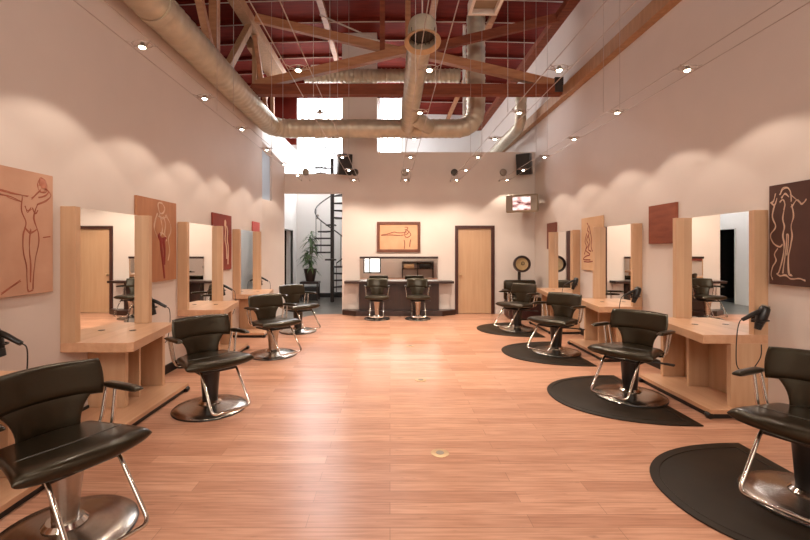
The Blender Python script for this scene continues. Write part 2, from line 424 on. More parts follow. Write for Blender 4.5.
# beams along the walls
struct('trim_1', B(XR - .13, XR, YR, 15.9, 4.47, 4.68), M['timber_pale'], label='timber ledger beam along the right wall')
struct('trim_2', B(XR - .2, XR, YR, 15.9, 6.04, 6.18), M['timber_red'], label='timber wall plate under the roof on the right')
tp = struct('trim_3', MB().box(-2.92, -2.72, YR, 9.3, 6.0, 6.2).box(-3.17, -2.72, 9.3, 11.2, 6.0, 6.2), M['timber_pale'], label='timber wall plate on studs above the left wall')
struct('trim_4', B(-2.92, XL, YR, 9.0, 4.25, 4.36), M['timber'], label='timber sill beam on top of the left wall')

# back door
dr = struct('door_1', B(1.62, 2.41, YB + .02, YB + .06, .01, 2.03), M['door'], label='maple veneer door in a maroon frame')
f = MB(); f.box(1.545, 1.62, YB - .03, YB + .1, 0, 2.1); f.box(2.41, 2.485, YB - .03, YB + .1, 0, 2.1); f.box(1.62, 2.41, YB - .03, YB + .1, 2.03, 2.1)
f.build('door_frame', M['jamb'], dr, smooth=False)
MB().lathe([(0, 0), (.03, 0), (.03, .008), (.012, .012), (.012, .035), (.027, .045), (.03, .06), (.02, .072), (0, .075)], 16,
           Matrix.Translation((1.68, YB + .02, .93)) @ Matrix.Rotation(PI / 2, 4, 'X')).build('door_knob', M['brass'], dr)

# floor outlets
for i, (x, y) in enumerate(((.374, 3.14), (.36, 4.91), (.32, 6.65))):
    lab = ['round brass floor outlet nearest the open foreground', 'round brass floor outlet midway along the room', 'small round floor outlet farthest down the room'][i]
    t = thing('floor_outlet', (x, y, 0), lab, 'floor outlet', 'brass outlets in the floor')
    MB().lathe([(.066, -.001), (.068, .003), (.060, .005), (0, .005)], 28).build('cover_plate', M['brass'], t)
    MB().lathe([(.03, .005), (.03, .007), (0, .007)], 20).build('screw_cap', M['cap'], t)

# ------------------------------------------------------------------ roof truss and left framing
t = thing('roof_truss', (0, 8.16, 0), 'timber roof truss spanning the room below the red roof', 'roof truss')
MB().beam((-2.68, 0, 4.62), (3.32, 0, 4.62), .16, .20).build('tie_beam', M['timber_red'], t, smooth=False)
for sx, xw in ((-1, -2.6), (1, 3.25)):
    MB().beam((xw, .0, 4.72), (.32, .0, 5.40), .13, .16).build('rafter', M['timber'], t, smooth=False)
    MB().beam((xw + sx * .05, .14, 6.1), (.35, .14, 5.4), .1, .16).build('brace', M['timber_red'] if sx > 0 else M['timber'], t, smooth=False)
MB().beam((.35, .07, 5.3), (.35, .07, 6.75), .14, .1, up=(1, 0, 0)).build('king_post', M['timber'], t, smooth=False)
MB().beam((-.15, .1, 5.4), (-.15, .1, 6.75), .1, .1, up=(1, 0, 0)).build('hanger_post', M['timber_red'], t, smooth=False)
MB().tube([(-1.4, .2, 6.2), (.2, .2, 5.5)], .016, 6).build('tension_rod', M['rod'], t)
MB().box(3.17, 3.33, -.1, .1, 4.56, 4.84).build('iron_bracket', M['iron'], t, smooth=False)
# stud framing above the left wall
def stud(name, a, b, w, label, m_):
    o = MB().beam(a, b, w, w, up=(1, 0, 0)).build(name, m_, None, smooth=False)
    tag(o, label, 'timber post' if name == 'timber_post' else 'timber brace', 'studs and braces above the left wall'); return o
zp0, zp1 = 4.37, 5.99
stud('timber_post', (-2.82, 6.75, zp0), (-2.82, 6.75, zp1), .13, 'thick upright timber post above the round duct, nearest one in view', M['timber'])
stud('timber_post', (-2.82, 8.75, zp0), (-2.82, 8.75, zp1), .08, 'slim upright timber post beside the left end of the truss', M['timber_pale'])
stud('timber_post', (-3.08, 9.8, 4.70), (-3.08, 9.8, zp1 + .01), .08, 'slim upright timber post behind the left end of the truss', M['timber_pale'])
stud('timber_post', (-3.08, 11.0, 4.70), (-3.08, 11.0, zp1 + .01), .09, 'farthest upright timber post at the end of the stud frame', M['timber_pale'])
stud('timber_brace', (-2.735, 5.5, zp1 - .12), (-2.735, 6.5, zp0 + .05), .10, 'slanting timber brace leaning onto the nearest thick post', M['timber'])
stud('timber_brace', (-2.80, 8.35, zp1 - .04), (-2.80, 7.05, zp0 + .06), .12, 'broad slanting timber brace rising away from the duct to the plate', M['timber_pale'])
stud('timber_brace', (-2.735, 8.5, zp1 - .12), (-2.735, 9.4, zp0 + .06), .08, 'slanting timber brace crossing just behind the truss end', M['timber'])
stud('timber_brace', (-3.08, 10.86, zp1 - .06), (-3.08, 10.0, 4.76), .08, 'slanting timber brace beside the farthest stud', M['timber_pale'])

# ------------------------------------------------------------------ ducts
def duct(mb, path, r, rib=.14, amp=.011, n=20, caps=True):
    P = [V(p) for p in path]; out = []; 
    dist = [0]
    for a, b in zip(P, P[1:]): dist.append(dist[-1] + (b - a).length)
    L = dist[-1]; N = max(2, int(L / (rib / 4)))
    j = 0
    for i in range(N + 1):
        s = L * i / N
        while j < len(P) - 2 and dist[j + 1] < s: j += 1
        out.append(P[j].lerp(P[j + 1], (s - dist[j]) / max(dist[j + 1] - dist[j], 1e-6)))
    mb.tube(out, lambda i, t: r + (amp if i % 4 == 0 else 0), n, caps)
ZD = 4.15
t = thing('round_duct', (0, 0, 0), 'round galvanised duct along the left wall and across the room, with an open downward mouth', 'air duct', 'galvanised ventilation ducts')
t.location = (-2.53, 9.1, ZD); off = V(t.location)
m_ = MB(); duct(m_, [V(p) - off for p in fillet([(-2.53, -2.6, ZD), (-2.53, 9.1, ZD), (-1.6, 9.1, ZD)], .42, 8)], .195)
m_.build('long_run', M['duct'], t)
m_ = MB(); duct(m_, [V(p) - off for p in fillet([(-1.6, 9.1, ZD), (1.86, 9.1, ZD), (1.86, 9.1, 6.6)], .45, 8)], .195)
m_.build('cross_run', M['duct'], t)
for x in (-1.55,):
    MB().tube([(x - .06 - off.x, 0, 0), (x + .06 - off.x, 0, 0)], .208, 24).build('joint_collar', M['duct'], t)
MB().tube([(0, -4.55, 0), (0, -4.65, 0)], .212, 24).build('joint_collar', M['duct'], t)
OFF = V((.385, 5.0, 4.1)) - off
def sub(mb, name, m_, par):
    for v in mb.bm.verts: v.co += OFF
    return mb.build(name, m_, par)
m_ = MB(); duct(m_, [(0, .1, .12), (0, 3.95, .05)], .152, rib=.14)
br_ = sub(m_, 'branch_run', M['duct'], t)
sub(MB().lathe([(.165, -.10), (.172, .0), (.172, .08), (.155, .14), (.08, .175), (0, .18), (0, .16), (.07, .15), (.14, .12), (.155, .07), (.155, -.10)], 28,
           Matrix.Rotation(-.22, 4, 'X'), close=False), 'drop_boot', M['duct'], t)
sub(MB().lathe([(.160, -.10), (.215, -.135), (.218, -.118), (.168, -.075)], 28, Matrix.Rotation(-.22, 4, 'X'), close=False), 'mouth_flange', M['brass'], t)
mg = MB().lathe([(.153, -.02), (.09, -.018), (0, -.017)], 28, Matrix.Rotation(-.22, 4, 'X'), close=False)  # dark disc paints the shade inside the mouth, bars form the grille
for k in range(-3, 4): mg.box(k * .045 - .004, k * .045 + .004, -.14, .14, -.05, -.035, mtx=Matrix.Rotation(-.22, 4, 'X'))
sub(mg, 'mouth_shade_grille', M['iron'], t)
sub(MB().tube([(0, -.0, .16), (0, 0, 2.6)], .008, 6), 'hanger_rod', M['rod'], t)
sub(MB().tube([(.06, 3.3, .06), (.50, 4.1, .05)], .15, 18), 'angle_branch', M['duct'], t)
t = thing('flexible_duct', (0, 9.35, 5.4), 'ribbed flexible duct running behind the truss beam', 'air duct', 'galvanised ventilation ducts')
m_ = MB(); duct(m_, [(-1.9, 0, 0), (1.55, 0, 0)], .14, rib=.1, amp=.014); m_.build('ribbed_hose', M['duct'], t)
t = thing('drop_duct', (3.02, 9.7, 4.4), 'round duct dropping beside the right wall and turning back along it', 'air duct', 'galvanised ventilation ducts')
m_ = MB(); duct(m_, fillet([(.425, 0, .78), (0, 0, .78), (0, 0, 0), (0, 5.5, -.15)], .3, 8), .125); m_.build('bent_run', M['duct'], t)
t = thing('ceiling_vent', (1.05, 4.62, 4.22), 'square ceiling air diffuser hanging near the top edge', 'air vent')
m_ = MB(); 
for x0, x1, y0, y1 in ((-.165, .165, -.165, -.13), (-.165, .165, .13, .165), (-.165, -.13, -.13, .13), (.13, .165, -.13, .13)): m_.box(x0, x1, y0, y1, -.03, .10)
m_.build('vent_frame', M['white'], t, smooth=False)
MB().box(-.13, .13, -.13, .13, .03, .06).build('vent_face', M['tv_case'], t, smooth=False)
MB().box(-.06, .06, -.06, .06, .06, 2.65).build('drop_neck', M['cap'], t, smooth=False)
t = tag(MB().tube([(1.70, 9.62, 4.45), (1.70, 9.62, 6.76)], .035, 10).build('vent_pipe', M['white']), 'thin white vertical pipe beside the rising duct', 'pipe')

# loft things
t = tag(B(1.25, 1.6, 11.0, 11.3, 3.84, 4.06, bev=.01).build('loudspeaker_box', M['plastic']), 'black box on the loft edge above the back wall', 'box')
tag(B(1.62, 1.9, 11.1, 11.3, 3.84, 3.93, bev=.01).build('storage_box', M['dryer_maroon']), 'low maroon box on the loft beside the black box', 'box')
tag(B(2.0, 2.35, 11.2, 11.5, 3.84, 4.02, bev=.01).build('storage_box', M['beige']), 'beige carton on the loft edge', 'box')

# ------------------------------------------------------------------ cable lights
def cable_row(x, z, y0, y1, anchor_y, label, dark):
    t = thing('light_cable', (x, 0, z), label, 'light cable', 'low voltage light cables')
    for s in (-.1, .1):
        MB().tube([(s, y0, 0), (s, (y0 + y1) / 2, -.03), (s, y1, -.04)], .0042, 6).build('wire', M['wire'], t)
        MB().tube([(s, y1 - .01, -.04), (s, y1 - .05, -.04)], .012, 8).build('wall_anchor', M['cap'], t)
        for yy in ((2.8, 4.2) if x == .355 else (2.8, 5.1, 7.45)):
            MB().tube([(s, yy, 0), (s, yy, roofz(x) - z - .02)], .0032, 6).build('hanger_wire', M['wire'], t)
        MB().tube([(s * .5, y1 - .03, .14), (s, y1 - .03, -.03)], .004, 6).build('feed_wire', M['wire'], t)
    MB().lathe([(.085, 0), (.085, .012), (.07, .04), (0, .05)], 20, Matrix.Translation((0, y1, .17)) @ Matrix.Rotation(PI / 2, 4, 'X')).build('canopy', M['bronze'] if dark else M['cap'], t)
    return t
rows = {'left': (-2.0, 3.205), 'a': (-.83, 3.195), 'b': (.355, 3.195), 'c': (1.53, 3.195), 'right': (2.69, 3.195)}
cable_row(-2.0, 3.205, -2.8, 9.98, 10, 'pair of thin light cables strung beside the left wall', False)
cable_row(-.83, 3.195, -2.8, 9.98, 10, 'pair of light cables ending at the back wall left of the framed picture', True)
cable_row(.355, 3.195, -2.8, 9.98, 10, 'pair of light cables ending at the back wall above the framed picture', False)
cable_row(1.53, 3.195, -2.8, 9.98, 10, 'pair of light cables ending at the back wall above the door', True)
cable_row(2.69, 3.195, -2.8, 9.98, 10, 'pair of thin light cables strung beside the right wall', False)

def make_lamp():
    t = thing('cable_spotlight', (0, 0, 0), 'x', 'spotlight', 'small spotlights on the light cables')
    m_ = MB()
    for s in (-1, 1):
        m_.tube([(s * .1, -.05, .0), (s * .045, -.01, -.012), (s * .03, 0, -.02)], .004, 6)
        m_.tube([(s * .1, .05, .0), (s * .045, .01, -.012), (s * .03, 0, -.02)], .004, 6)
    m_.tube([(.078 * math.cos(k * PI / 10), .06 * math.sin(k * PI / 10), -.006) for k in range(20)], .004, 6, closed=True)
    m_.build('bracket', M['wire'], t)
    MB().lathe([(0, .012), (.012, .012), (.02, -.005), (.034, -.028), (.036, -.03), (.0, -.030)], 18).build('reflector', M['cap'], t)
    MB().lathe([(0, -.0305), (.024, -.0305), (.019, -.038), (0, -.041)], 16).build('bulb', M['bulb'], t)
    return t
LAMP = make_lamp(); used = False
WARM = (1.0, .85, .70)
def spot_data(name, e, ang, blend):
    d = bpy.data.lights.new(name, 'SPOT'); d.energy = e; d.color = WARM; d.spot_size = math.radians(ang); d.spot_blend = blend
    d.shadow_soft_size = .03; return d
SD_WALL = spot_data('wall_spot', 17, 110, .25)
SD_FLOOR = spot_data('floor_spot', 56, 112, .45); SD_NEAR = spot_data('near_spot', 16, 112, .45)
def add_light(lamp, data, aim):
    o = bpy.data.objects.new('lamp_light', data); COL.objects.link(o); o.parent = lamp; o.location = (0, 0, -.06)
    o.rotation_euler = V(aim).to_track_quat('-Z', 'Y').to_euler()
PLACE = ['nearest', 'second', 'third', 'fourth', 'fifth', 'last']
rowname = {'left': 'row beside the left wall', 'a': 'cable row left of the centre duct', 'b': 'cable row under the centre duct mouth',
           'c': 'cable row leading above the door', 'right': 'row beside the right wall'}
bits = []
for rn in rows:
    x, z = rows[rn]
    y0, st = (3.39, 1.14) if rn == 'left' else (3.8, 1.17)
    for k in range(-4, 6):
        if k < 0 and rn in 'abc' and k not in (-2, -4): continue
        if k == -4 and rn not in 'abc': continue
        y = y0 + st * k
        lit = not (rn == 'a' and k == 1)
        if k >= 0: lab = '%s %s spotlight on the %s' % (PLACE[k], 'lit' if lit else 'unlit', rowname[rn])
        elif k == -1: lab = 'small spotlight at the top frame edge on the %s' % rowname[rn]
        else: lab = 'spotlight %s the rear windows on the %s' % ('closest to' if k == -4 or (k == -3 and rn not in 'abc') else 'not far from', rowname[rn])
        o = LAMP if not used else copy_tree(LAMP); used = True
        o.location = (x, y, z - .02 - .004 * max(0, k)); o['label'] = lab; bits.append((o, rn, lit, k))
SD_BACK = spot_data('back_wall_spot', 85, 114, .45); SD_LAST = spot_data('last_spot', 9, 100, .6)
for o, rn, lit, k in bits:
    if not lit:
        for c in o.children:
            if c.name.startswith('bulb'):
                c.data = c.data.copy(); c.data.materials[0] = M['unlit']
        continue
    if rn == 'left': add_light(o, SD_WALL, (-.14, 0, -1))
    elif rn == 'right': add_light(o, SD_WALL, (.14, 0, -1))
    elif k == 5: add_light(o, SD_LAST, (0, -.2, -1))
    elif k == 4: add_light(o, SD_BACK, (0, .36, -1))
    elif k == -4: add_light(o, SD_FLOOR, (0, -.9, -1))
    else: add_light(o, SD_NEAR if k < 1 else SD_FLOOR, (0, .05, -1))

# ------------------------------------------------------------------ styling stations
def make_station(kind):
    """local frame: x out from the wall, y along the room (far = +), z up; right-hand stations mirror x"""
    sx = 1 if kind == 'left' else -1
    t = thing('styling_station', (0, 0, 0), 'x', 'styling station', 'maple mirror stations along the walls')
    X = lambda v: v * sx
    d0, d1 = (.595, .44)
    # counter
    cp = [(X(.0), 0), (X(d0), 0), (X(d1), 1.0), (X(.0), 1.0)]
    if kind == 'left': cp = [(0, 0), (d0 - .04, 0), (d0, .03), (d1, 1.0), (0, 1.0)]
    MB().prism(cp, .665, .745, bev=.004).build('counter', M['maple_flat'], t, smooth=False)
    MB().lathe([(.028, .744), (.03, .748), (0, .749)], 18, Matrix.Translation((X(.27), .55, 0))).build('cable_grommet', M['plastic'], t)
    # posts and mirror
    for y0, dp in ((0.0, .128), (.94, .2)):
        B(0, X(dp), y0, y0 + .06, .745, 1.885, bev=.003).build('mirror_post', M['maple'], t, smooth=False)
    m1 = .117 if kind == 'left' else .104
    mi = MB().prism([(X(.106), .06), (X(.112), .06), (X(m1 + .006), .94), (X(m1), .94)], .745, 1.88).build('mirror', M['mirror'], t, smooth=False)
    B(0, X(.105), .06, .94, .745, 1.875).build('mirror_backing', M['maple'], mi, smooth=False)
    # pedestal
    pn = .0 if kind == 'right' else .32
    B(0, X(.34), pn, pn + .05, .085, .665, bev=.003).build('side_panel', M['maple'], t, smooth=False)
    B(0, X(.34), .95, 1.0, .085, .665, bev=.003).build('side_panel', M['maple'], t, smooth=False)
    B(X(.06), X(.09), pn + .05, .95, .085, .665).build('back_panel', M['maple'], t, smooth=False)
    B(X(.09), X(.30), .60, .63, .085, .665).build('divider', M['maple'], t, smooth=False)
    # footboard plinth
    B(0, X(.57), -.06, 1.04, .045, .085, bev=.004).build('foot_board', M['maple_flat'], t, smooth=False)
    B(X(.03), X(.55), -.04, 1.02, .0, .045).build('toe_kick', M['black'], t, smooth=False)
    for yy in (-.03, 1.01):
        MB().lathe([(0, -.03), (.022, -.03), (.028, -.02), (.028, .02), (.022, .03), (0, .03)], 16,
                   Matrix.Translation((X(.565), yy, .028)) @ Matrix.Rotation(PI / 2, 4, 'X')).build('corner_foot', M['plastic'], t)
    # dryer bracket
    yb = 1.0 if kind == 'left' else 0.0; sg = 1 if kind == 'left' else -1
    m_ = MB(); m_.box(X(.125), X(.16), yb, yb + sg * .012, .865, .925)
    m_.tube([(X(.143), yb + sg * .01, .895), (X(.144), yb + sg * .028, .895)], .010, 8)
    m_.tube([(X(.144) + .056 * math.cos(k * PI / 12), yb + sg * .085 + .056 * math.sin(k * PI / 12), .895) for k in range(24)], .006, 6, closed=True)
    m_.build('dryer_holder', M['plastic'], t)
    return t
def make_dryer(kind):
    sx = 1 if kind == 'left' else -1
    X = lambda v: v * sx
    t = thing('hair_dryer', (0, 0, 0), 'x', 'hair dryer', 'black hair dryers hung on the stations')
    tilt = Matrix.Rotation(sx * -.35, 4, 'Y')
    MB().lathe([(0, .085), (.028, .085), (.040, .07), (.043, .03), (.043, -.02), (.036, -.06), (.030, -.085)], 20, tilt).build('barrel', M['plastic'], t)
    MB().lathe([(.028, -.08), (.033, -.082), (.026, -.13), (.021, -.13)], 18, tilt, close=False).build('nozzle', M['plastic'], t)
    MB().lathe([(.030, .083), (.034, .086), (.03, .095), (0, .097)], 18, tilt).build('air_grille', M['cap'], t)
    hb = [(X(.03), 0, .035), (X(.08), 0, .015), (X(.13), 0, -.012), (X(.175), 0, -.035)]
    hd = MB().tube(spline(hb, 5), lambda i, q: .021 - .005 * q, 12).build('handle', M['plastic'], t)
    cord = [(X(.175), 0, -.035), (X(.21), 0, -.06), (X(.225), -.01, -.15), (X(.22), -.02, -.30), (X(.17), -.0, -.42), (X(.10), .0, -.40), (X(.06), .0, -.26)]
    if kind == 'right':
        cord = [(X(.175), 0, -.035), (X(.20), 0, -.05), (X(.23), -.01, -.13), (X(.25), -.02, -.30), (X(.22), -.0, -.46), (X(.12), .0, -.50), (X(.02), .0, -.38), (X(.0), .01, -.26)]
    MB().tube(spline(cord, 8), .0045, 6).build('power_cord', M['plastic'], hd)
    return t
LST = make_station('left'); RST = make_station('right'); LDR = make_dryer('left'); RDR = make_dryer('right')
LY = [1.70, 3.50, 5.43, 7.33]; RY = [3.83, 5.74, 7.62]
LL = ['maple mirror station on the left wall, nearest, only its counter end in the frame',
      'maple mirror station on the left wall between two large nude canvases',
      'maple mirror station on the left wall, in front of the dark red canvas',
      'farthest maple mirror station on the left wall, under the small pink canvas']
RL = ['nearest maple mirror station on the right wall, beside the large dark brown canvas',
      'middle maple mirror station on the right wall, between brown square and cream canvas',
      'farthest maple mirror station on the right wall, beside the small purple canvas']
LD = ['black hair dryer at the left frame edge above the nearest counter', 'black hair dryer on the left station nearest the standing nude canvas',
      'black hair dryer on the left station below the dark red canvas', 'small black hair dryer on the farthest left station']
RD = ['black hair dryer on the right station beside the large brown canvas', 'black hair dryer on the middle station of the right wall',
      'black hair dryer on the farthest station of the right wall']
for i, y in enumerate(LY):
    place(LST, i > 0, (XL, y, 0), 0, LL[i])
    place(LDR, i > 0, (XL + .13, y + 1.085, .935), 0, LD[i])
for i, y in enumerate(RY):
    place(RST, i > 0, (XR, y, 0), 0, RL[i])
    place(RDR, i > 0, (XR - .13, y - .085, .935), 0, RD[i])

# ------------------------------------------------------------------ salon chairs (front = local -Y)
def make_chair(column):
    t = thing('salon_chair', (0, 0, 0), 'x', 'salon chair', 'black hydraulic styling chairs')
    base_ = MB().lathe([(.315, 0), (.33, .004), (.335, .014), (.325, .022), (.24, .036), (.13, .052), (.095, .06), (0, .06)], 48).build('base', M['brushed'], t)
    MB().lathe([(.10, .058), (.105, .064), (.085, .085), (.0, .087)], 28).build('base_collar', M['chrome'], base_)
    MB().tube([(.333 * math.cos(k * PI / 24), .333 * math.sin(k * PI / 24), .007) for k in range(48)], .0075, 8, closed=True).build('base_rim', M['plastic'], base_)
    if column == 'boot':
        col_ = MB().lathe([(.068, .085), (.070, .10), (.078, .22), (.088, .35), (.09, .385), (0, .386)], 28).build('column', M['plastic'], t)
    else:
        col_ = MB().lathe([(.062, .085), (.060, .10), (.070, .22), (.086, .34), (.094, .385), (0, .386)], 28).build('column', M['brushed'], t)
    MB().tube([(.098 * math.cos(k * PI / 14), .098 * math.sin(k * PI / 14), .378) for k in range(28)], .011, 8, closed=True).build('column_ring', M['chrome'], col_)
    m_ = MB().tube(fillet([(.08, .02, .37), (.20, .10, .372), (.30, .13, .37)], .05), .010, 8)
    m_.box(.27, .36, .11, .15, .36, .38, bev=.006)
    m_.build('pump_lever', M['iron'], col_)
    m_ = MB(); m_.box(-.17, .17, -.19, .19, .385, .405, bev=.006); m_.box(-.05, .05, .12, .30, .390, .41, bev=.005)
    m_.build('seat_frame', M['iron'], t)
    # seat cushion
    def sh(v): return .235 + .085 * v ** 1.3
    def sp(u, v):
        yf = -.31 + .055 * u * u; yr = .215
        return (u * sh(v), yr + (yf - yr) * v, .462 + .018 * v - .012 * (max(0, v - .75) / .25) ** 2 + .006 * u * u * v)
    seat_ = MB().pillow(sp, lambda u, v: (0, 0, 1), lambda u, v: .046 - .010 * u * u - .006 * max(0, v - .6), 24, 20, 16).build('seat', M['vinyl'], t)
    st = [(u * (sh(.62) - .012), .215 + (-.31 + .055 * u * u - .215) * .62, .462 + .018 * .62 + .006 * u * u * .6 + (.046 - .010 * u * u) * (1 - abs(u) ** 16) ** .5) for u in [-.96 + .08 * k for k in range(25)]]
    MB().tube(st, .0035, 6).build('seat_piping', M['piping'], seat_)
    # backrest : wide headband + narrow waist
    def bp(u, v): return (u * (.272 + .012 * math.sin(PI * v)), .235 + .05 * v - .075 * u * u, .655 + .205 * v - .006 * u * u)
    nb = lambda u, v: V((.18 * u, -1, .22)).normalized()
    MB().pillow(bp, nb, lambda u, v: .040, 22, 12, 7).build('backrest', M['vinyl'], t)
    def wp(u, v):
        w_ = .150 + .10 * v ** 2.6
        return (u * w_, .215 + .025 * v - .05 * u * u, .475 + .215 * v)
    MB().pillow(wp, nb, lambda u, v: .030, 18, 12, 8).build('lumbar_panel', M['vinyl'], t)
    # arms
    for s in (-1, 1):
        def ap(u, v): return (s * (.312 + .008 * v) + u * (.030 - .004 * v), .215 - .345 * v, .690 + .012 * v - .02 * max(0, v - .8))
        a_ = MB().pillow(ap, lambda u, v: (0, 0, 1), lambda u, v: .019, 10, 14, 5).build('armrest', M['vinyl'], t)
        MB().tube(fillet([(s * .19, .13, .43), (s * .285, .09, .44), (s * .314, .105, .674)], .06), .0115, 10).build('arm_tube', M['chrome'], a_)
        MB().tube(fillet([(s * .18, .19, .44), (s * .27, .185, .45), (s * .310, .19, .678)], .06), .0115, 10).build('arm_tube', M['chrome'], a_)
    # foot rest loop
    fr = fillet([(-.155, -.13, .425), (-.165, -.20, .405), (-.175, -.46, .10), (.175, -.46, .10), (.165, -.20, .405), (.155, -.13, .425)], .05, 6)
    MB().tube(fr, .0115, 10).build('footrest_loop', M['chrome'], t)
    return t
CB = make_chair('boot'); CC = make_chair('chrome'); ub = uc = False
# facing direction angle: front -Y rotated by rz
def face(dx, dy): return math.atan2(dx, -dy)
chairs = [
    ('chrome', -1.74, 2.25, 0, face(.88, -.47), 'black salon chair in the left foreground, chrome pedestal, cut by the frame'),
    ('boot', -1.73, 4.04, 0, face(.72, -.69), 'black salon chair with black pedestal facing the station between two large nude canvases'),
    ('chrome', -1.70, 6.10, 0, face(.74, -.67), 'black salon chair with tapered chrome pedestal midway along the left wall'),
    ('boot', -1.72, 7.85, 0, face(.74, -.67), 'farthest black salon chair on the left, by the stair alcove'),
    ('boot', 2.515, 2.51, .013, face(-.88, -.48), 'black salon chair in the right foreground, cut by the frame, on a dark mat'),
    ('boot', 2.48, 4.34, .013, face(-.80, -.60), 'black salon chair on the second mat from the foreground at right'),
    ('boot', 2.455, 6.2, .013, face(-.82, -.57), 'black salon chair on the third mat from the foreground at right'),
    ('boot', 2.42, 7.98, .013, face(-.82, -.57), 'farthest black salon chair on the right, in front of the hood dryer chair'),
    ('chrome', -.285, 9.26, 0, face(0, -1), 'black salon chair at the dark back counter, on the alcove side'),
    ('chrome', .61, 9.26, 0, face(0, -1), 'black salon chair at the dark back counter, on the door side'),
]
for (kd, x, y, z, rz, lab) in chairs:
    if kd == 'boot': o = place(CB, ub, (x, y, z), rz, lab); ub = True
    else: o = place(CC, uc, (x, y, z), rz, lab); uc = True
    o.scale = (.84, .84, 1.03) if 'back counter' in lab else (1, 1, 1)
# floor mats
def mat_poly():
    return [(-1.03 * abs(math.cos(a)) ** .92, .73 * math.copysign(abs(math.sin(a)) ** .9, math.sin(a))) for a in [PI / 2 - PI * k / 40 for k in range(41)]]
MP = mat_poly()
def make_mat():
    t = thing('floor_mat', (0, 0, 0), 'x', 'floor mat', 'black half round anti fatigue mats')
    MB().prism(MP, 0, .013, bev=.006).build('mat_body', M['rubber'], t)
    cx = sum(p[0] for p in MP) / len(MP)
    inner = [(cx + (p[0] - cx) * .86, p[1] * .88, .0135) for p in MP]
    MB().tube(inner, .003, 6, closed=True).build('mat_groove', M['rubber'], t)
    return t
MATO = make_mat()
for i, (x, y) in enumerate(((2.73, 2.56), (2.70, 4.34), (2.70, 6.2), (2.70, 8.02))):
    place(MATO, i > 0, (x, y, 0), 0, ['dark half round floor mat in the right foreground', 'dark half round floor mat under the second chair at right',
          'dark half round floor mat under the third chair at right', 'farthest dark half round floor mat near the door'][i])

# ------------------------------------------------------------------ hood dryer chair
t = thing('hood_dryer_chair', (2.95, 9.35, 0), 'dark armchair with round hood dryer standing in the far corner', 'dryer chair')
MB().box(-.34, .34, -.30, .28, .02, .40, bev=.03).build('seat_box', M['dryer_maroon'], t)
MB().box(-.32, .32, -.33, .18, .38, .50, bev=.04, seg=3).build('seat_cushion', M['vinyl'], t)
MB().box(-.36, .36, .14, .28, .38, .84, bev=.05, seg=3).build('backrest', M['vinyl'], t)
for s in (-1, 1):
    MB().box(s * .36 - .05, s * .36 + .05, -.28, .22, .58, .64, bev=.02, seg=3).build('armrest', M['vinyl'], t)
    MB().tube([(s * .36, -.22, .1), (s * .36, -.22, .60)], .014, 8).build('arm_post', M['chrome'], t)
MB().tube(fillet([(0, .24, .80), (0, .24, 1.02), (0, .20, 1.14)], .05), .035, 12).build('hood_stem', M['iron'], t)
mt = Matrix.Translation((0, .10, 1.20)) @ Matrix.Rotation(PI / 2 - .12, 4, 'X')
MB().lathe([(.175, .10), (.185, .105), (.19, .08), (.18, -.02), (.12, -.10), (0, -.13), (0, -.12), (.11, -.09), (.165, -.02), (.172, .08)], 32, mt, close=False).build('hood', M['pot'], t)
MB().lathe([(.14, .058), (.10, .05), (0, .045)], 28, mt, close=False).build('hood_lining', M['hood_gold'], t)
MB().lathe([(.172, .06), (.14, .065), (.14, .055), (.172, .05)], 28, mt, close=False).build('hood_rim', M['pot'], t)
MB().tube([V((math.cos(k * PI / 8) * .035 + .02, .035, 1.22 + .035 * math.sin(k * PI / 8))) for k in range(16)], .006, 6, closed=True).build('hood_fan_guard', M['iron'], t)

# ------------------------------------------------------------------ back counter station
t = thing('double_styling_counter', (.21, 9.985, 0), 'dark espresso double styling counter with long mirror on the back wall', 'styling counter')
B(-.93, .93, -.045, 0, 1.315, 1.365, bev=.004).build('top_rail', M['dark_wood'], t, smooth=False)
B(-.92, .92, -.02, -.005, .80, 1.315).build('mirror', M['mirror'], t, smooth=False)
B(-1.27, 1.27, -.30, 0, .745, .80, bev=.006).build('counter', M['dark_wood'], t, smooth=False)
B(-.93, .93, -.20, 0, .12, .745).build('cabinet_body', M['dark_wood'], t, smooth=False)
for x0, x1 in ((-1.2, -.95), (.95, 1.2)):
    B(x0, x1, -.03, 0, .12, .745).build('side_panel', M['wall'], t, smooth=False)
for x in (-.45, 0, .45): B(x - .004, x + .004, -.206, -.2, .14, .73).build('door_gap', M['black'], t, smooth=False)
MB().prism([(-1.33, 0), (-1.33, -.12), (-1.0, -.34), (1.0, -.34), (1.33, -.12), (1.33, 0)], 0, .12, bev=.006).build('plinth', M['dark_wood'], t, smooth=False)

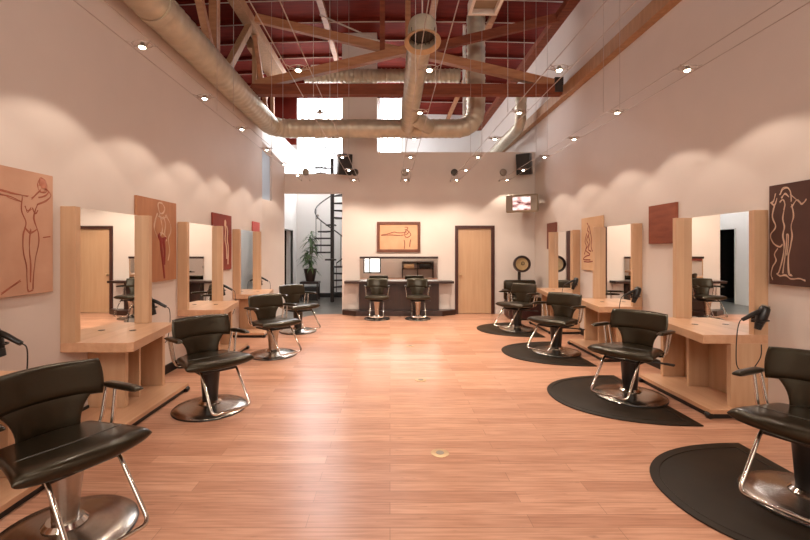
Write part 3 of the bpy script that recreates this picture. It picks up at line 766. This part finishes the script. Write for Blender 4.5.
# ------------------------------------------------------------------ canvases
def canvas_mat(name, c, c2, scale=4, stretch=(1, 1, 1)):
    return mat(name, c, .75, col2=c2, scale=scale, stretch=stretch)
def painting(name, wall, y0, y1, z0, z1, m_, label, strokes=(), depth=.032, smat=None, edge=None):
    """y0..y1 are far extents along the wall; u=0 at the viewer's left when facing the wall"""
    if wall == 'L': loc = (XL + .002, (y0 + y1) / 2, (z0 + z1) / 2); rz = PI / 2
    elif wall == 'R': loc = (XR - .002, (y0 + y1) / 2, (z0 + z1) / 2); rz = -PI / 2
    else: loc = ((y0 + y1) / 2, YB, (z0 + z1) / 2); rz = 0
    # local: x = viewer's right, y = into the wall, -y = towards the viewer, z = up
    W, H = y1 - y0, z1 - z0
    t = thing(name, loc, label, 'painting', None, rz)
    B(-W / 2, W / 2, -depth, 0, -H / 2, H / 2, bev=.003).build('canvas', m_, t, smooth=False)
    for (nm, lst, r, sm) in strokes:
        mb = MB()
        for pts in lst:
            sp_ = spline([(W * (p[0] - .5), -depth - .0005, H * (.5 - p[1])) for p in pts], 6)
            rings = mb.tube(sp_, r if not callable(r) else r, 6)
        for v in mb.bm.verts: v.co.y = -depth - .001 + (v.co.y + depth) * .25
        mb.build(nm, sm, t)
    return t
ink_red = mat('sanguine_line', (.42, .13, .075), .8, var=.2)
ink_soft = mat('sanguine_wash', (.55, .22, .14), .8, var=.2)
cream = mat('cream_paint', (.72, .50, .36), .8, var=.15)
darkred = mat('crimson_paint', (.28, .035, .025), .8, var=.3)
sepia = mat('sepia_ink', (.25, .08, .05), .8, var=.3)
body_front = [  # generic standing nude line figure: torso, hips, legs
    [(.40, .27), (.37, .34), (.40, .42), (.43, .50), (.38, .60), (.37, .70), (.42, .80), (.45, .92)],
    [(.58, .27), (.60, .34), (.57, .42), (.56, .50), (.63, .60), (.63, .70), (.57, .80), (.53, .92)],
    [(.50, .58), (.50, .70), (.49, .82), (.48, .92)], [(.44, .56), (.50, .60), (.56, .56)],
    [(.42, .36), (.45, .39), (.49, .36)], [(.51, .36), (.55, .39), (.58, .36)], [(.50, .38), (.50, .48), (.50, .52)],
    [(.45, .92), (.46, .96), (.51, .96), (.53, .92)]]
head = [[(.52, .12), (.57, .15), (.57, .21), (.53, .25), (.49, .22), (.48, .16), (.52, .12)]]
arms_out = [[(.41, .28), (.30, .25), (.15, .24), (.02, .20)], [(.40, .32), (.28, .29), (.14, .27), (.02, .24)],
            [(.59, .28), (.70, .26), (.80, .20), (.74, .13), (.62, .11)], [(.60, .32), (.74, .30), (.86, .21), (.78, .10), (.64, .08)]]
def sketch(strokes, n=3, j=.008):
    out = []
    for q in strokes:
        for k in range(n): out.append([(p[0] + random.uniform(-j, j), p[1] + random.uniform(-j, j)) for p in q])
    return out
nude = [[(.577, .22), (.57, .33), (.62, .425), (.59, .52), (.595, .655), (.63, .765), (.64, .86), (.645, .95)],
        [(.776, .26), (.726, .375), (.785, .49), (.797, .585), (.755, .71), (.72, .855), (.714, .965)],
        [(.685, .47), (.67, .56), (.67, .66), (.685, .76), (.68, .9)], [(.61, .46), (.685, .50), (.77, .475)],
        [(.61, .29), (.65, .33), (.69, .30)], [(.71, .30), (.745, .335), (.78, .305)], [(.645, .95), (.66, .975), (.71, .97)],
        [(.02, .17), (.32, .19), (.44, .20), (.577, .20), (.65, .205)], [(.02, .21), (.32, .22), (.44, .235), (.57, .26)],
        [(.776, .26), (.90, .22), (.965, .17), (.90, .125), (.85, .11)], [(.79, .20), (.88, .18), (.93, .15)],
        [(.82, .04), (.89, .06), (.89, .14), (.81, .15), (.78, .09), (.82, .04)], [(.70, .22), (.78, .17), (.82, .14)]]
painting('canvas_picture', 'L', 2.715, 3.385, 1.185, 2.115, canvas_mat('peach_canvas', (.60, .36, .245), (.50, .275, .18), 3),
         'large peach canvas with a red line nude, arms outstretched, at left frame edge',
         [('figure_drawing', sketch(nude + [[(.33, .97), (.45, .92), (.56, .88)], [(.86, .54), (.96, .53)]]), .0028, ink_red),
          ('hair_patch', [[(.80, .07), (.86, .08), (.87, .12)]], .03, ink_soft)])
pale = [[(.50, .03), (.60, .04), (.66, .10), (.62, .16), (.54, .15), (.49, .09), (.50, .03)], [(.48, .17), (.42, .26), (.40, .36), (.48, .46)], [(.68, .17), (.80, .26), (.84, .36), (.76, .48), (.80, .62), (.76, .75)],
        [(.52, .18), (.58, .28), (.60, .38), (.54, .45)], [(.64, .2), (.68, .3), (.66, .4), (.72, .5)], [(.5, .2), (.62, .22), (.7, .2)], [(.46, .44), (.58, .40), (.7, .46)]]
painting('canvas_picture', 'L', 4.51, 5.34, 1.15, 2.11, canvas_mat('orange_canvas', (.46, .21, .10), (.37, .15, .07), 3, (4, 4, .6)),
         'orange brown canvas with a pale figure in a dark red skirt on the left wall',
         [('figure_drawing', sketch(pale, 3, .012), .005, cream),
          ('skirt_patch', [[(.50, .42), (.58, .50), (.70, .46)], [(.56, .46), (.58, .60), (.62, .78), (.66, .97)], [(.62, .46), (.66, .60), (.66, .80)]], lambda i, q: .034 - .016 * q, darkred)])
painting('canvas_picture', 'L', 6.45, 7.20, 1.19, 2.10, canvas_mat('dark_red_canvas', (.27, .040, .022), (.17, .025, .015), 3),
         'dark red canvas with a pale standing figure on the left wall',
         [('figure_drawing', [[(.62, .10), (.66, .14), (.64, .2), (.6, .18), (.62, .10)], [(.62, .2), (.64, .32), (.62, .45), (.70, .6), (.72, .8)], [(.70, .2), (.76, .3), (.74, .45), (.80, .6), (.78, .9)]], .02, cream)])
painting('canvas_picture', 'L', 8.35, 8.76, 1.50, 2.09, canvas_mat('pink_canvas', (.62, .13, .12), (.50, .10, .09), 4), 'small pink canvas at the far end of the left wall')
# right wall (u = 0 is the far edge)
hair = [[(.30, .10), (.38, .05), (.50, .05), (.58, .10), (.60, .18)], [(.34, .14), (.44, .10), (.54, .14)], [(.30, .18), (.38, .16), (.44, .20), (.40, .26)],
        [(.18, .08), (.12, .16), (.06, .17), (.16, .20), (.22, .14)], [(.58, .12), (.70, .16), (.80, .20)]]
bodyR = [[(.42, .24), (.38, .34), (.42, .42), (.38, .52), (.42, .60), (.38, .72), (.28, .86), (.22, .90), (.34, .91)],
         [(.60, .22), (.66, .32), (.60, .42), (.62, .52), (.58, .62), (.52, .74), (.54, .88), (.62, .90)],
         [(.48, .50), (.47, .62), (.42, .74), (.38, .88)], [(.52, .50), (.53, .60), (.49, .70)],
         [(.16, .20), (.10, .32), (.18, .42), (.04, .50), (.10, .58), (.28, .62), (.36, .60)],
         [(.24, .64), (.16, .70), (.20, .76), (.12, .82), (.06, .90), (.10, .95)], [(.30, .92), (.45, .90), (.60, .93), (.80, .92), (.95, .94)],
         [(.60, .24), (.74, .18), (.86, .22), (.96, .18)]]
painting('canvas_picture', 'R', 3.20, 3.785, 1.215, 2.095, canvas_mat('dark_brown_canvas', (.085, .032, .020), (.055, .02, .013), 3),
         'large dark brown canvas with cream line nude on the right wall at the frame edge',
         [('figure_drawing', sketch([[(p[0] * .60, p[1]) for p in q] for q in hair + bodyR], 3, .008), .0036, cream)])
painting('canvas_picture', 'R', 5.02, 5.55, 1.60, 2.095, canvas_mat('rust_canvas', (.30, .085, .040), (.20, .05, .025), 3, (1, 1, 5)), 'square rust brown abstract canvas between the first two right stations')
painting('canvas_picture', 'R', 6.76, 7.5, 1.17, 2.08, canvas_mat('cream_canvas', (.68, .44, .27), (.58, .36, .2), 3),
         'cream canvas with red scribbled seated figure on the right wall',
         [('figure_drawing', [[(.30, .10), (.36, .16), (.32, .24), (.40, .30), (.28, .42), (.36, .52), (.24, .62), (.44, .70), (.22, .74), (.12, .80), (.46, .80)],
                              [(.40, .16), (.46, .28), (.52, .42), (.50, .56), (.60, .68), (.66, .80), (.40, .84), (.14, .84)], [(.34, .34), (.44, .46), (.36, .6), (.5, .64)],
                              [(.28, .3), (.2, .45), (.26, .55), (.16, .7)]], .010, darkred)])
painting('canvas_picture', 'R', 8.66, 9.15, 1.54, 2.095, canvas_mat('plum_canvas', (.17, .060, .050), (.25, .085, .05), 2), 'small plum brown canvas at the far end of the right wall')
# framed picture on the back wall
cx, cz, W, H = .205, 1.83, 1.03, .72
t = thing('framed_picture', (cx, YB, cz), 'walnut framed orange sketch of a figure above the dark counter', 'picture')
f = MB(); fw = .065
f.box(-W / 2, W / 2, -.04, 0, H / 2 - fw, H / 2, bev=.004); f.box(-W / 2, W / 2, -.04, 0, -H / 2, -H / 2 + fw, bev=.004)
f.box(-W / 2, -W / 2 + fw, -.04, 0, -H / 2 + fw, H / 2 - fw, bev=.004); f.box(W / 2 - fw, W / 2, -.04, 0, -H / 2 + fw, H / 2 - fw, bev=.004)
f.build('picture_frame', M['frame_red'], t, smooth=False)
B(-W / 2 + fw, W / 2 - fw, -.018, 0, -H / 2 + fw, H / 2 - fw).build('picture_sheet', canvas_mat('ochre_sheet', (.66, .365, .21), (.56, .28, .15), 3), t, smooth=False)
mb = MB()
for pts in [[(.04, .42), (.2, .38), (.38, .30), (.46, .33), (.58, .33), (.72, .30)], [(.04, .44), (.3, .42), (.5, .44), (.64, .42)],
            [(.66, .10), (.74, .12), (.72, .2), (.66, .2)], [(.70, .2), (.78, .3), (.82, .42), (.76, .5)], [(.70, .22), (.66, .36), (.68, .5), (.76, .52)],
            [(.64, .62), (.66, .75), (.65, .98)], [(.82, .6), (.80, .75), (.79, .9)], [(.68, .4), (.74, .36), (.78, .26)]]:
    mb.tube(spline([((p[0] - .5) * (W - 2 * fw), -.0185, (.5 - p[1]) * (H - 2 * fw)) for p in pts], 6), .009, 6)
mb.build('figure_drawing', sepia, t)

t = thing('display_shelf', (1.5, YR + .16, 0), 'dark low display shelf by the rear wall, seen only in the long back mirror', 'shelf')
B(-.85, .85, -.15, .15, .86, .90).build('top_board', M['dark_wood'], t, smooth=False)
B(-.85, .85, -.15, .15, .48, .52).build('lower_board', M['dark_wood'], t, smooth=False)
for x in (-.83, 0, .83): B(x - .02, x + .02, -.15, .15, 0, .86).build('upright', M['dark_wood'], t, smooth=False)
for i, (x0, x1, nm) in enumerate(((-.75, -.2, 'peach'), (.1, .7, 'dark'))):
    o = tag(B(1.5 + x0, 1.5 + x1, YR + .05, YR + .28, .522, .76, bev=.01).build('storage_box', M['brass'] if i == 0 else M['plastic']), '%s box on the low shelf reflected in the back mirror' % nm, 'box')
# ------------------------------------------------------------------ speakers, TV
def speaker(loc, rz, tilt, label):
    t = thing('wall_speaker', loc, label, 'loudspeaker', 'black wall speakers', rz)
    mt = Matrix.Rotation(tilt, 4, 'X')
    MB().box(-.16, .16, -.13, .13, -.24, .24, bev=.015, mtx=mt).build('cabinet', M['plastic'], t)
    MB().box(-.145, .145, -.138, -.128, -.225, .225, mtx=mt).build('grille', M['black'], t, smooth=False)
    MB().lathe([(.09, 0), (.095, .008), (.075, .01), (.02, .002), (0, .006)], 24, mt @ Matrix.Translation((0, -.138, -.07)) @ Matrix.Rotation(PI / 2, 4, 'X')).build('woofer', M['iron'], t)
    MB().tube([(0, .10, .12), (0, .24, .18)], .02, 8).build('bracket', M['iron'], t)
speaker((3.10, 9.70, 3.50), -.5, .18, 'black wall speaker in the far corner above the television')
speaker((-1.06, 9.72, 3.50), .35, .18, 'black wall speaker at the end of the alcove header')
t = thing('television', (3.02, 9.55, 2.58), 'taupe tube television with lit screen mounted in the far corner', 'television', None, -.42)
MB().box(-.34, .34, -.25, .0, -.20, .20, bev=.03, seg=3, mtx=Matrix.Rotation(.1, 4, 'X')).build('tv_cabinet', M['tv_case'], t)
MB().prism([(-.27, 0), (.27, 0), (.17, .28), (-.17, .28)], -.15, .14, bev=.02).build('tube_housing', M['tv_case'], t)
MB().box(-.19, .19, -.258, -.249, -.145, .145, bev=.003, mtx=Matrix.Rotation(.1, 4, 'X')).build('screen', M['screen'], t)
for s in (-1, 1): MB().box(s * .27 - .055, s * .27 + .055, -.256, -.249, -.16, .16, mtx=Matrix.Rotation(.1, 4, 'X')).build('speaker_grille', M['cap'], t, smooth=False)
MB().tube([(0, .25, 0), (0.0, .40, .0)], .03, 10).build('wall_arm', M['iron'], t)

# ------------------------------------------------------------------ stair alcove: spiral stair, plant
t = thing('spiral_staircase', (-1.69, 12.3, 0), 'dark iron spiral staircase in the white alcove', 'staircase')
MB().tube([(0, 0, 0), (0, 0, 4.2)], .055, 16).build('pole', M['iron'], t)
stp = .205; dth = 2 * PI / 11.0; R_ = .52
def ang(z): return -(z - .72) / 1.08 * PI       # 0 = +x ; turns through the front (-y)
nt_ = 19; rail = []
for k in range(nt_):
    z = .22 + k * stp; a0 = ang(z) - dth * .55; a1 = ang(z) + dth * .55
    poly = [(.04 * math.cos(ang(z)), .04 * math.sin(ang(z)))] + [(R_ * math.cos(a0 + (a1 - a0) * q / 5), R_ * math.sin(a0 + (a1 - a0) * q / 5)) for q in range(6)]
    tr_ = MB().prism(poly, z - .022, z + .022).build('tread', M['iron'], t, smooth=False)
    a = ang(z); p = V((.50 * math.cos(a), .50 * math.sin(a), z))
    if k % 2 == 0: MB().tube([p, p + V((0, 0, .9))], .010, 6).build('baluster', M['iron'], tr_)
zz = [.22 + .1 * q for q in range(38)]
MB().tube([(.50 * math.cos(ang(z)), .50 * math.sin(ang(z)), z + .9) for z in zz], .017, 8).build('handrail', M['iron'], t)
# plant stand + plant
t = thing('plant_stand', (-2.42, 12.75, 0), 'dark low table holding the potted palm in the alcove', 'plant stand')
MB().box(-.28, .28, -.2, .2, .50, .57, bev=.008).build('top', M['dark_wood'], t, smooth=False)
MB().box(-.20, .22, -.16, .16, .0, .40, bev=.006).build('lower_box', M['black'], t, smooth=False)
for sx in (-1, 1):
    for sy in (-1, 1): MB().box(sx * .24 - .02, sx * .24 + .02, sy * .17 - .02, sy * .17 + .02, 0, .5).build('leg', M['dark_wood'], t, smooth=False)
t = thing('potted_plant', (-2.42, 12.75, .57), 'tall leafy potted palm beside the spiral staircase', 'plant')
MB().lathe([(0, 0), (.12, 0), (.13, .02), (.19, .34), (.20, .38), (.18, .38), (.17, .34), (0, .34)], 24).build('pot', M['pot'], t)
MB().lathe([(.172, .335), (.10, .350), (0, .352)], 20).build('soil', M['soil'], t)
m_ = MB()
tops = [(0, 0, 1.38), (.07, .03, 1.05), (-.08, -.02, .78), (.03, -.04, .62)]
for q, tp_ in enumerate(tops): m_.tube([(.03 * q - .03, 0, .34), (tp_[0] * .5, tp_[1] * .5, (tp_[2] + .34) / 2), tp_], .016, 8)
m_.build('stems', M['stem'], t)
m_ = MB()
for tp_ in tops:
    for k in range(34):
        a = random.uniform(0, 2 * PI); el = random.uniform(-.2, 1.3); L = random.uniform(.2, .36); wd = random.uniform(.026, .042)
        d = V((math.cos(a) * math.cos(el), math.sin(a) * math.cos(el), math.sin(el))); side = d.cross(V((0, 0, 1))).normalized()
        o_ = V(tp_) + V((0, 0, random.uniform(-.22, .12))); prev = None
        for q in range(6):
            s = q / 5; c = o_ + d * L * s + V((0, 0, -.22 * s * s)); ww = wd * math.sin(PI * (.12 + .88 * s)) if s < 1 else .001
            pr = (m_.bm.verts.new(c - side * ww), m_.bm.verts.new(c + V((0, 0, -.006))), m_.bm.verts.new(c + side * ww))
            if prev:
                m_.bm.faces.new((prev[0], prev[1], pr[1], pr[0])); m_.bm.faces.new((prev[1], prev[2], pr[2], pr[1]))
            prev = pr
m_.build('foliage', M['leaf'], t, recalc=False)
sc_ = thing('wall_sconce', (-2.32, 13.47, 2.62), 'tiny dark wall lamp high on the alcove wall', 'wall lamp')
MB().lathe([(.04, 0), (.04, .02), (0, .025)], 14, Matrix.Rotation(PI / 2, 4, 'X')).build('wall_plate', M['cap'], sc_)
MB().tube(fillet([(0, -.02, 0), (0, -.07, 0), (0, -.07, -.06)], .03), .01, 8).build('arm', M['cap'], sc_)
MB().lathe([(.03, -.11), (.02, -.05), (0, -.05)], 14, Matrix.Translation((0, -.07, 0))).build('lamp_shade', M['cap'], sc_)

# ------------------------------------------------------------------ skylight added over the alcove to fill it with daylight
sk = struct('window_8', B(-2.15, -.45, 11.7, 12.25, 6.5, 6.54), M['sky_fill_pane'], label='added hidden skylight pane lighting the stair alcove')
g = MB()
for x0, x1, y0, y1 in ((-2.2, -.4, 11.66, 11.7), (-2.2, -.4, 12.25, 12.29), (-2.2, -2.15, 11.7, 12.25), (-.45, -.4, 11.7, 12.25)):
    g.box(x0, x1, y0, y1, 6.46, 6.70)
g.build('window_frame', M['white'], sk, smooth=False)

# ------------------------------------------------------------------ world, camera, colour
W_ = bpy.data.worlds.new('world'); SC.world = W_; W_.use_nodes = True
W_.node_tree.nodes['Background'].inputs['Color'].default_value = (.8, .88, 1, 1)
W_.node_tree.nodes['Background'].inputs['Strength'].default_value = 1.
cam = bpy.data.cameras.new('camera'); co = bpy.data.objects.new('camera', cam); COL.objects.link(co)
co.location = (0, 0, EYE); co.rotation_euler = (PI / 2, 0, 0)
cam.sensor_width = 36; cam.lens = 420 / 810 * 36; cam.shift_x = 15 / 810; cam.shift_y = -20 / 810
cam.clip_start = .05
SC.camera = co
vs = SC.view_settings
vs.view_transform = 'Standard'; vs.look = 'None'; vs.gamma = 1; vs.use_curve_mapping = False
vs.exposure = 0.62
